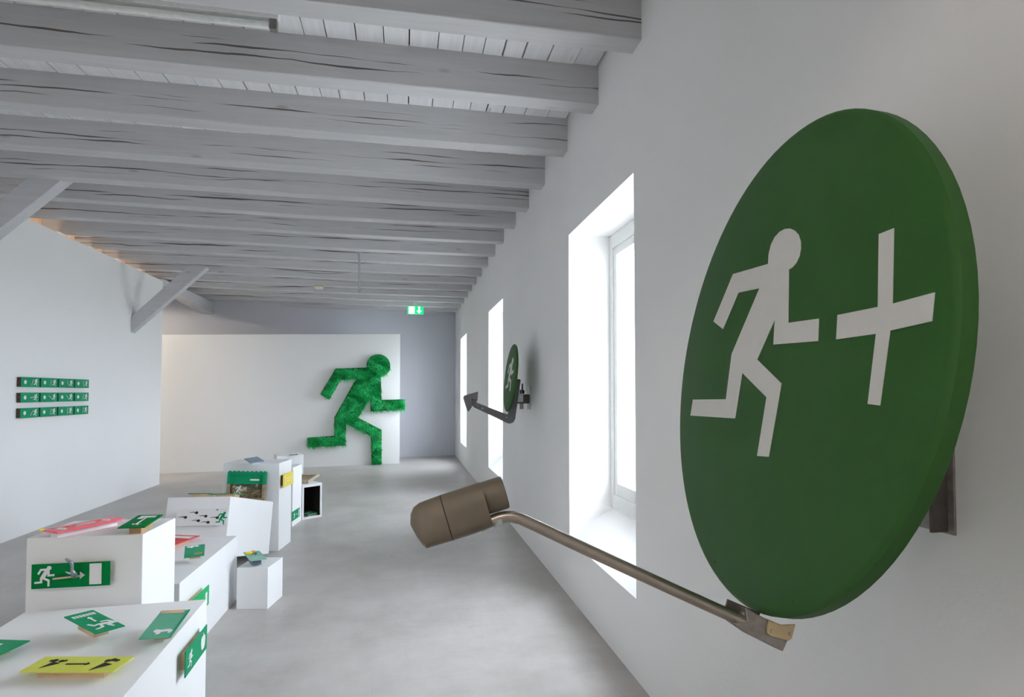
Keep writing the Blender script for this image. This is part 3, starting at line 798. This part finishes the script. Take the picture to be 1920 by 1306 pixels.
P6 = plinth('white plinth with a small green sign low on its side', 0.66, (520, 876), (549, 876.5), (566, 869.5), right_first=True)
# plinth lying on its side, one end propped up so that its top falls away
atD = lambda px, py, D: EYE + ray(px, py) * D
Nt = Vector((-1.3602, 4.9346, 0.6743)); tw, rl, th = 0.4974, 0.865, 0.4678
MT = Matrix.Rotation(-0.1751, 3, 'Z') @ Matrix.Rotation(-0.2345, 3, 'X') @ Matrix.Rotation(-0.0162, 3, 'Y')
tl, ry, tz = -MT.col[0], MT.col[1].copy(), MT.col[2].copy()
zlow = 0.002
cT = Nt + ry * rl / 2 + tl * tw / 2 - tz * th / 2
To = MB().obox(cT, -tl * tw / 2, ry * rl / 2, tz * th / 2).build('plinth', 'plinth', loc=(cT.x, cT.y, 0.0), bevel=0.003)
tag(To, 'tipped white plinth lying on its side with the black tadpole board', 'plinth')
P7 = plinth('white plinth standing behind the open box by the turf runner', 0.62, (519, 854.5), (569, 852), (571.5, 849.0), depth=0.32)

# open box with a dark lining
zO = 0.41
a, b, c = onz(567, 909.2, zO), onz(604, 904.2, zO), onz(597, 886.8, zO)
uO = (b - a); wO = uO.length; uO.normalize(); vO = Vector((-uO.y, uO.x, 0)); dO = (c - b).dot(vO); dO = min(dO, 0.7)
cO = b - uO * wO / 2 + vO * dO / 2; cO.z = 0
box = thing('open_box', cO, 'white open-fronted plinth box with dark inside and gilt frame on top', 'box')
def lo(x0, x1, y0, y1, z0, z1): return MB().obox(cO + uO * (x0 + x1) / 2 + vO * (y0 + y1) / 2 + Z * (z0 + z1) / 2, uO * (x1 - x0) / 2, vO * (y1 - y0) / 2, Z * (z1 - z0) / 2)
k = 0.022; hw, hd = wO / 2, dO / 2
lo(-hw, hw, -hd, hd, zO - k - .01, zO).build('top_panel', 'plinth', box, bevel=.002)
lo(-hw, hw, -hd, hd, 0, k).build('bottom_panel', 'plinth', box, bevel=.002)
lo(-hw, -hw + k, -hd, hd, k, zO - k - .01).build('side_panel', 'plinth', box)
lo(hw - k, hw, -hd, hd, k, zO - k - .01).build('side_panel', 'plinth', box)
lo(-hw + k, hw - k, hd - k, hd, k, zO - k - .01).build('back_panel', 'plinth', box)
m = lo(-hw + k + .0005, -hw + k + .004, -hd + .012, hd - k, k, zO - k - .0105)
for args in ((hw - k - .004, hw - k - .0005, -hd + .012, hd - k, k, zO - k - .0105), (-hw + k + .004, hw - k - .004, hd - k - .004, hd - k - .0005, k, zO - k - .0105), (-hw + k + .004, hw - k - .004, -hd + .012, hd - k - .004, zO - k - .0145, zO - k - .0105), (-hw + k + .004, hw - k - .004, -hd + .10, hd - k - .004, k + .0005, k + .004)):
    q = lo(*args); bb = len(m.v); m.v += q.v; m.f += [tuple(i + bb for i in f) for f in q.f]
m.build('dark_lining', 'inside', box)

# ================================================================== SIGNS ON THE PLINTHS
UPN = Vector((0, 0, 1))
def W(p): return p[3]
# --- on the low foreground plinth
zt = ZA + 0.030; pt = Vector((0, 0, zt))
fr = quad_frame([(83.3, 1230.4), (252.5, 1230), (210.4, 1259), (37.5, 1258.5)], pt, UPN); w, h = fr[3], fr[4]
def cone(x, y, s, rot, mir=False): return xf([(0, -.5), (.13, .12), (.02, .2), (-.13, .12)], x, y, s, rot, mir)
yel = [('cornet_symbol', 'ink', [xf([(-.06, -.5), (.34, .22), (-.12, .22)], -w * .30, -h * .02, h * .62, -.35), disc(-w * .30 - .004, h * .22, h * .09), disc(-w * .235, h * .18, h * .075), rect(-w * .20, h * .2, w * .05, h * .10, .5), rect(-w * .345, h * .20, w * .04, h * .1, -.3)]),
       ('arrow_symbol', 'ink', [arrow(0, -.001, w * .26, h * .07, 0.02, 3.2, .16)]),
       ('cornet_symbol', 'ink', [xf([(-.06, -.5), (.34, .22), (-.12, .22)], w * .28, -h * .10, h * .72, -.35), disc(w * .275, h * .20, h * .09), disc(w * .325, h * .27, h * .09), disc(w * .375, h * .22, h * .08)])]
sign('plate_sign', 'citron yellow sign with black cornets and arrow on the low plinth', 'sign', fr, 'yellow', yel, .004, .026, (.72, .6), 'ply', nrm=UPN)

zt2 = ZA + .058
fr = tilt_frame([(118.8, 1155.4), (172.9, 1143.5), (235.4, 1171), (181.3, 1187.3)], Vector((0, 0, zt2)), UPN); w, h = fr[3], fr[4]
bars = [rect(-w * .5 + w * (.16 + .115 * i), h * .34, w * .085, h * .10) for i in range(7)]
sign('plate_sign', 'green sign with white block row, arrow and tumbling man on the low plinth', 'sign', fr, 'green',
     [('block_row', 'white', bars), ('arrow_symbol', 'white', [arrow(w * .02, h * .10, h * .26, w * .07, PI / 2, 2.6, .3)]), ('runner_symbol', 'white', [xf(MAN, w * .08, -h * .22, h * .42, -PI / 2 + .3)])], .004, .036, .5, 'ply', nrm=UPN)

fr = tilt_frame([(302, 1144.6), (357.3, 1142), (319.8, 1193.8), (260.4, 1196.7)], Vector((0, 0, ZA + .052)), UPN); w, h = fr[3], fr[4]
sign('plate_sign', 'glossy green sign with bare wood strip and white crawler on the low plinth', 'sign', fr, 'green_g',
     [('wood_strip', 'ply', [rect(-w * .06, h * .44, w * .80, h * .12)]), ('crawler_symbol', 'white', [xf([(-.5, .1), (-.42, .3), (-.1, .22), (.3, .3), (.5, .12), (.42, -.2), (.3, -.2), (.28, .02), (-.05, -.04), (-.1, -.3), (-.3, -.32), (-.28, -.12), (-.45, -.05)], w * .10, -h * .30, w * .62)]),
      ('green_margin', 'green', [rect(w * .47, 0, w * .055, h)])], .004, .036, (.45, .4), 'block', nrm=UPN)

fr = quad_frame([(-70, 1196), (55.8, 1200), (-2, 1228), (-136, 1224)], Vector((0, 0, ZA + .035)), UPN); w, h = fr[3], fr[4]
sign('plate_sign', 'green sign with white hand mark at the outer edge of the low plinth', 'sign', fr, 'green',
     [('hand_symbol', 'white', [xf([(-.5, -.2), (-.45, .3), (.1, .42), (.15, .3), (.5, .32), (.5, .2), (.2, .12), (.45, .02), (.4, -.1), (.1, -.08), (.2, -.3), (0, -.4)], w * .06, -h * .02, h * .75)])], .004, .031, .6, 'ply', nrm=UPN)

pr = br + uA * 0.030
fr = quad_frame([(349, 1220), (389.2, 1169), (387, 1215), (347, 1271.5)], pr, uA); w, h = fr[3], fr[4]
apple = [(-.05, .30), (-.20, .34), (-.36, .22), (-.40, -.02), (-.30, -.34), (-.12, -.46), (0, -.42), (.12, -.46), (.30, -.34), (.40, -.02), (.36, .22), (.20, .34), (.05, .30), (.10, .46), (.03, .48)]
sign('plate_sign', 'green sign with white runner and apple on the side of the low plinth', 'sign', fr, 'green',
     [('runner_symbol', 'white', [xf(MAN, -w * .30, -h * .02, h * .66)]), ('apple_symbol', 'white', [xf(apple, w * .29, h * .02, h * .72)])], .004, .026, (.8, .6), 'ply', nrm=uA)

# --- on plinth B: arrow sign with a small metal hand
nF = B['n_front']; pf = B['fr'] + nF * 0.03
fr = quad_frame([(59.3, 1058.4), (206.7, 1051.3), (205.4, 1096.8), (58.4, 1103.9)], pf, nF); c, ud, vd, w, h = fr
st_ = sign('plate_sign', 'dark green sign with white runner, wooden arrow, metal hand and door', 'sign', fr, 'green_d',
     [('runner_symbol', 'white', [xf(MAN, -w * .335, h * .0, h * .84)]), ('door_symbol', 'white', [rect(w * .315, h * .01, w * .155, h * .86)]),
      ('arrow_head', 'white', [[(w * .115, h * .135), (w * .115, -h * .18), (w * .18, -h * .02)]])], .004, .026, .8, 'ply', nrm=nF)
nd = nF
g3 = lambda a, b, d: c + ud * a * w + vd * b * h + nd * d
MB().tube([g3(-.205, -.09, .012), g3(.125, -.02, .014)], .0042, 8).build('wooden_stick', 'stick', st_, smooth=True)
hp3 = lambda px, py, d: onplane(px, py, c + nd * d, nd)
hand = thing('metal_hand', hp3(138, 1076, .02), 'tiny silver-grey cast forearm and hand gripping the wooden arrow', 'figurine')
MB().tube([hp3(122.5, 1046.5, .050), hp3(127, 1050, .048), hp3(132, 1053, .045), hp3(135, 1057, .042), hp3(135.3, 1063, .038), hp3(135, 1070, .034)], [.0035, .0058, .0070, .0072, .0064, .0066], 12).build('forearm', 'silver', hand, smooth=True)
MB().tube([hp3(135, 1069, .034), hp3(137, 1073, .031), hp3(140, 1076.5, .026)], [.0068, .0105, .0090], 12).build('palm', 'silver', hand, smooth=True)
for i, px in enumerate((134.5, 137.5, 140.3, 143)):
    MB().tube([hp3(px, 1073.5, .031), hp3(px + .6, 1077.5, .037), hp3(px + .5, 1081, .031), hp3(px, 1082.5, .018)], [.0036, .0036, .0032, .0025], 8).build('finger', 'silver', hand, smooth=True)
MB().tube([hp3(135, 1074.5, .031), hp3(130, 1074.5, .034), hp3(125, 1072.5, .034), hp3(122.3, 1071.3, .033)], [.0046, .0048, .0040, .0026], 8).build('thumb', 'silver', hand, smooth=True)

fr = tilt_frame([(261.8, 965.2), (306.2, 964.2), (271.2, 987.2), (217.8, 988.9)], Vector((0, 0, ZB + .045)), UPN); w, h = fr[3], fr[4]
sign('plate_sign', 'dark green sign with white tree shape and lying figure above the arrow sign', 'sign', fr, 'green_d',
     [('crown_symbol', 'white', [rect(w * .02, h * .33, w * .62, h * .14), rect(-w * .2, h * .22, w * .2, h * .12)]), ('stem_symbol', 'white', [rect(0, h * .0, w * .07, h * .55)]),
      ('figure_symbol', 'white', [xf(MAN, 0, -h * .28, w * .34, PI / 2)])], .005, .040, (.45, .6), 'block', nrm=UPN)
fr = quad_frame([(80.3, 993), (203.5, 968.5), (236, 970.3), (109.4, 996)], Vector((0, 0, ZB + .034)), UPN); w, h = fr[3], fr[4]
rp = sign('acrylic_sign', 'long pink-red acrylic sign with white shapes above the arrow sign', 'sign', fr, 'pink',
     [('white_shape', 'white', [disc(-w * .36, -h * .05, w * .05, h * .3), disc(w * .30, -h * .1, w * .045, h * .24), rect(0, -h * .02, w * .30, h * .12)]), ('dark_shape', 'red', [rect(-w * .2, h * .1, w * .06, h * .3), rect(w * .2, h * .1, w * .05, h * .3)])], .010, .024, (.9, .5), 'white', nrm=UPN)
q = onz(77.5, 993, ZB + .030)
MB().tube([q - fr[1] * .008, q + fr[1] * .012], .005, 10).build('yellow_knob', 'yellow_w', rp, smooth=True)

# --- on the long low plinth C
cg = onz(364, 1034, ZC + .07)
n2 = Vector((0.12, -0.62, 0.78)).normalized()
fr = quad_frame([(346.2, 1023.4), (383.4, 1019.7), (384, 1040), (345.5, 1045.9)], cg, n2); w, h = fr[3], fr[4]
zig = [(-.5, .0), (-.42, .4), (-.2, .3), (-.05, .5), (.1, .3), (.3, .45), (.5, .2), (.4, -.1), (.1, .05), (-.1, -.35), (-.25, -.05)]
sign('plate_sign', 'propped green sign with ragged white top and orange scrawl on long plinth', 'sign', fr, flat('matte_green', (0.035, 0.29, 0.15), .4),
     [('white_splash', 'white', [[(a * w * .62 - w * .1, b * h * .26 + h * .36) for a, b in zig]]), ('orange_scrawl', 'orange', [[(a * w * .42 + w * .2, b * h * .14 - h * .28) for a, b in zig]])], .005, .04, .55, 'ply', nrm=n2)
fr = quad_frame([(316, 1001.5), (367.3, 1003.2), (300, 1034), (245, 1031)], Vector((0, 0, ZC + .03)), UPN); w, h = fr[3], fr[4]
sign('plate_sign', 'red-edged sign with white field half hidden behind the arrow sign plinth', 'sign', fr, 'red',
     [('white_field', 'white', [rect(-w * .02, h * .36, w * .88, h * .13)])], .005, .025, .7, 'ply', nrm=UPN)
pcr = Cc['fr'] + Cc['u'] * 0.04
fr = quad_frame([(352, 1133), (393.7, 1093.7), (390, 1133), (349, 1175)], pcr, Cc['u']); w, h = fr[3], fr[4]
sign('plate_sign', 'light green sign with white marks on the side of the long low plinth', 'sign', fr, 'green_l',
     [('door_symbol', 'white', [rect(w * .36, -h * .08, w * .09, h * .62)]), ('runner_symbol', 'white', [xf(MAN, -w * .12, -h * .12, h * .58)])], .004, .036, .7, 'ply', nrm=Cc['u'])

# --- on the small cube
fr = tilt_frame([(453.8, 1035), (484.2, 1031.7), (502.5, 1046.7), (472.5, 1050.4)], Vector((0, 0, .285 + .062)), UPN); c, ud, vd, w, h = fr
gs = sign('printed_panel', 'mint printed panel with yellow and green toy shapes on the small cube', 'panel', fr, 'mint',
     [('pale_print', flat('pale_mint_print', (.48, .6, .57), .4), [[(a * w * .7 + w * .05, b * h * .16 - h * .3) for a, b in zig], rect(-w * .02, h * .02, w * .1, h * .34, .5)])], .005, .045, .55, 'slate', nrm=UPN)
def toy(px, py, mat, nm, L, r, a):
    q = onz(px, py, .285 + .072); d = Vector((math.cos(a), math.sin(a), 0))
    MB().tube([q - d * L, q - d * L * .6, q + d * L * .6, q + d * L], [r * .55, r, r, r * .55], 10).build(nm, mat, gs, smooth=True)
toy(467, 1036.5, 'yellow_w', 'toy_body', .022, .010, .1); toy(475, 1034, 'orange', 'toy_head', .012, .010, .3); toy(479.5, 1037, 'green', 'toy_wheel', .009, .010, .2)

# --- on the tipped plinth: tadpole board on its near end, two signs on top
nT = -ry; fT = cT - ry * rl / 2
def Tp(px, py, d): return onplane(px, py, fT + nT * d, nT)
bA, bB = Tp(337, 954, .02), Tp(424, 952.5, .02)
fr = quad_frame([(332, 954.5), (426.5, 952.5), (424, 983.5), (329, 986)], fT + nT * .032, nT); c, ud, vd, w, h = fr
dots = []; tails = []
for px, py in ((348, 969.4), (368.8, 960.8), (386, 967.2), (407.5, 970), (372, 975.7), (390.2, 978.7)):
    q = Tp(px, py, .032) - c; a, b2 = q.dot(ud), q.dot(vd)
    dots.append(disc(a, b2, .0125, .0105))
    tails.append([(a - .008, b2 + .004), (a - .026, b2 + .008), (a - .044, b2 + .004), (a - .062, b2 + .006), (a - .044, b2 + .0005), (a - .026, b2 + .003), (a - .008, b2 - .003)])
mq = Tp(415.5, 971, .032) - c
sign('tadpole_board', 'white board with six black tadpoles chasing a green runner', 'board', fr, 'white',
     [('tadpole_head', 'ink', dots), ('tadpole_tail', 'ink', tails), ('runner_symbol', 'green', [xf(MAN, mq.dot(ud) + .0, mq.dot(vd), .098)]), ('screw_dot', 'slate', [disc((Tp(407.5, 956.5, .032) - c).dot(ud), h * .42, .008, .005)])], .006, .026, .8, 'plinth', nrm=nT)
topT = Nt - Z * (zlow - .002)
for i, (a0, b0, ww, hh, lab) in enumerate(((0.14, 0.30, .17, .12, 'green sign on wooden block lying on the tipped plinth, farther from its corner'), (.14, .09, .2, .12, 'flat green sign lying on the tipped plinth near its corner'))):
    cc = topT + ry * a0 + tl * b0 + tz * (.036 if i == 0 else .030)
    sign('plate_sign', lab, 'sign', (cc, -tl, ry, ww, hh), 'green', [('runner_symbol', 'white', [xf(MAN, 0, 0, .08)])], .005, .031 if i == 0 else .025, .75, 'ply', nrm=tz)

# --- tall plinth: framed painting on the front, print on top, yellow sign on the side
n5 = P5['n_front']; n5t = (n5 + Z * 0.10).normalized()
fr = quad_frame([(430.2, 884.4), (501.2, 884), (496, 938.5), (423.5, 936)], P5['fr'] + n5 * .05, n5t); c, ud, vd, w, h = fr
pic = thing('framed_painting', c - n5t * .03, 'ornate framed landscape painting, upper part overpainted green, with white runner', 'painting')
def fp_(a0, a1, b0, b1, d0, d1): return MB().obox(c + ud * (a0 + a1) / 2 * w + vd * (b0 + b1) / 2 * h + n5t * (d0 + d1) / 2, ud * (a1 - a0) / 2 * w, vd * (b1 - b0) / 2 * h, n5t * (d1 - d0) / 2)
sp_ = 0.065      # the overpainting ends here
for mat, (b0, b1) in (('green', (sp_, .5)), ('gold', (-.5, sp_))):
    for s in (-1, 1):
        e0, e1 = sorted((s * .5, s * .42)); fp_(e0, e1, b0, b1, -.02, .022).build('frame_side', mat, pic, bevel=.004)
        e0, e1 = sorted((s * .42, s * .385)); fp_(e0, e1, b0, b1, -.02, .010).build('frame_inner_side', mat if mat == 'green' else 'brown', pic, bevel=.002)
fp_(-.42, .42, .40, .5, -.02, .022).build('frame_top', 'green', pic, bevel=.004)
fp_(-.385, .385, .355, .40, -.02, .010).build('frame_inner_top', 'green', pic, bevel=.002)
fp_(-.42, .42, -.5, -.41, -.02, .022).build('frame_bottom', 'gold', pic, bevel=.004)
for i in range(9):
    q = c + ud * (-.46 + .115 * i) * w + vd * .5 * h + n5t * .005
    MB().tube([q - ud * .012, q - ud * .006 + vd * .004, q + ud * .006 + vd * .004, q + ud * .012], [.002, .0045, .0045, .002], 8).build('frame_ornament', 'green', pic, smooth=True)
fp_(-.385, .385, sp_, .355, -.02, -.004).build('green_overpaint', 'green', pic)
cv = fp_(-.385, .385, -.41, sp_, -.02, -.004); cv.build('canvas', 'painting', pic, loc=c)
MB().prism([c + ud * a + vd * b + n5t * -.003 for a, b in xf(MAN, -w * .22, -h * .16, h * .34)], n5t * .001).build('runner_symbol', 'white', pic)
MB().prism([c + ud * a + vd * b + n5t * -.003 for a, b in rect(w * .19, h * .22, w * .24, h * .055)], n5t * .001).build('white_bar', 'white', pic)
fr = tilt_frame([(459, 858.5), (482, 856), (495.4, 862.3), (470, 866.6)], onz(477, 861, .83 + .045), Vector((.1, -.35, .93)).normalized()); w, h = fr[3], fr[4]
sign('printed_panel', 'blue-grey printed panel with blue front strip on the tall plinth', 'panel', fr, 'bluegrey', [('blue_strip', 'blue', [rect(w * .12, -h * .42, w * .7, h * .12)])], .012, .025, .6, 'white', nrm=UPN)
n5r = P5['u']; fr = quad_frame([(532.2, 888.8), (550.4, 882.9), (549.9, 904.9), (530.6, 914)], P5['fr'] + n5r * .035, n5r); w, h = fr[3], fr[4]
sign('plate_sign', 'warm yellow sign with white bars on the side of the tall plinth', 'sign', fr, 'yellow_w',
     [('white_bar', 'white', [rect(-w * .3, 0, w * .05, h * .8), rect(w * .36, 0, w * .05, h * .8), rect(0, h * .1, w * .42, h * .06), rect(0, -h * .12, w * .42, h * .06)])], .006, .029, .8, 'brown', nrm=n5r)
n6 = P6['u']; fr = quad_frame([(548.3, 959), (562.7, 951), (562, 966.5), (547.2, 978.3)], P6['fr'] + n6 * .012, n6); w, h = fr[3], fr[4]
sign('plate_sign', 'green sign with white runner, bar and door low on a plinth side', 'sign', fr, 'green',
     [('runner_symbol', 'white', [xf(MAN, -w * .24, -h * .02, h * .62)]), ('bar_symbol', 'white', [rect(w * .06, 0, w * .2, h * .08)]), ('door_symbol', 'white', [rect(w * .36, 0, w * .12, h * .8)])], .004, .008, .7, 'ply', nrm=n6)
# --- far plinth and open box
q = onz(551, 851.5, .62 + .012)
fr = (q, P7['u'], P7['v'], .10, .07)
sign('printed_panel', 'thin slate-blue panel lying on the farthest plinth', 'panel', fr, 'slate', [('pale_print', 'bluegrey', [rect(0, 0, .07, .04)])], .006, .006, .8, 'white', nrm=UPN)
fr = quad_frame([(548, 888.5), (592, 888.3), (585.5, 901.5), (540, 903)], Vector((0, 0, zO + .03)), UPN); c, ud, vd, w, h = fr
gf = thing('picture_frame', c - Z * .03, 'pale gilt picture frame lying on the open white box', 'frame')
def fq(a0, a1, b0, b1, d0, d1): return MB().obox(c + ud * (a0 + a1) / 2 * w + vd * (b0 + b1) / 2 * h + Z * (d0 + d1) / 2, ud * (a1 - a0) / 2 * w, vd * (b1 - b0) / 2 * h, Z * (d1 - d0) / 2)
for a0, a1, b0, b1 in ((-.5, -.4, -.5, .5), (.4, .5, -.5, .5)): fq(a0, a1, b0, b1, -.028, .004).build('frame_side', 'goldp', gf, bevel=.003)
for b0, b1 in ((-.5, -.36), (.36, .5)): fq(-.4, .4, b0, b1, -.028, .004).build('frame_rail', 'goldp', gf, bevel=.003)
fq(-.4, .4, -.36, .36, -.028, -.014).build('picture_field', 'gold', gf)
cI = cO - vO * (dO / 2 - .125) + uO * .03 + Z * (k + .030)
fr = (cI, (uO + vO * .12).normalized(), (vO - uO * .12).normalized(), wO * .72, .2)
sign('plate_sign', 'green sign with dark and white shapes lying inside the open box', 'sign', fr, 'green',
     [('white_shape', 'white', [[(a * .12 - .02, b * .08 - .02) for a, b in zig]]), ('dark_shape', 'ink', [rect(-.06, .02, .1, .05, .3), rect(.05, .03, .08, .04, -.2)])], .005, .021, .7, 'ply', nrm=UPN)
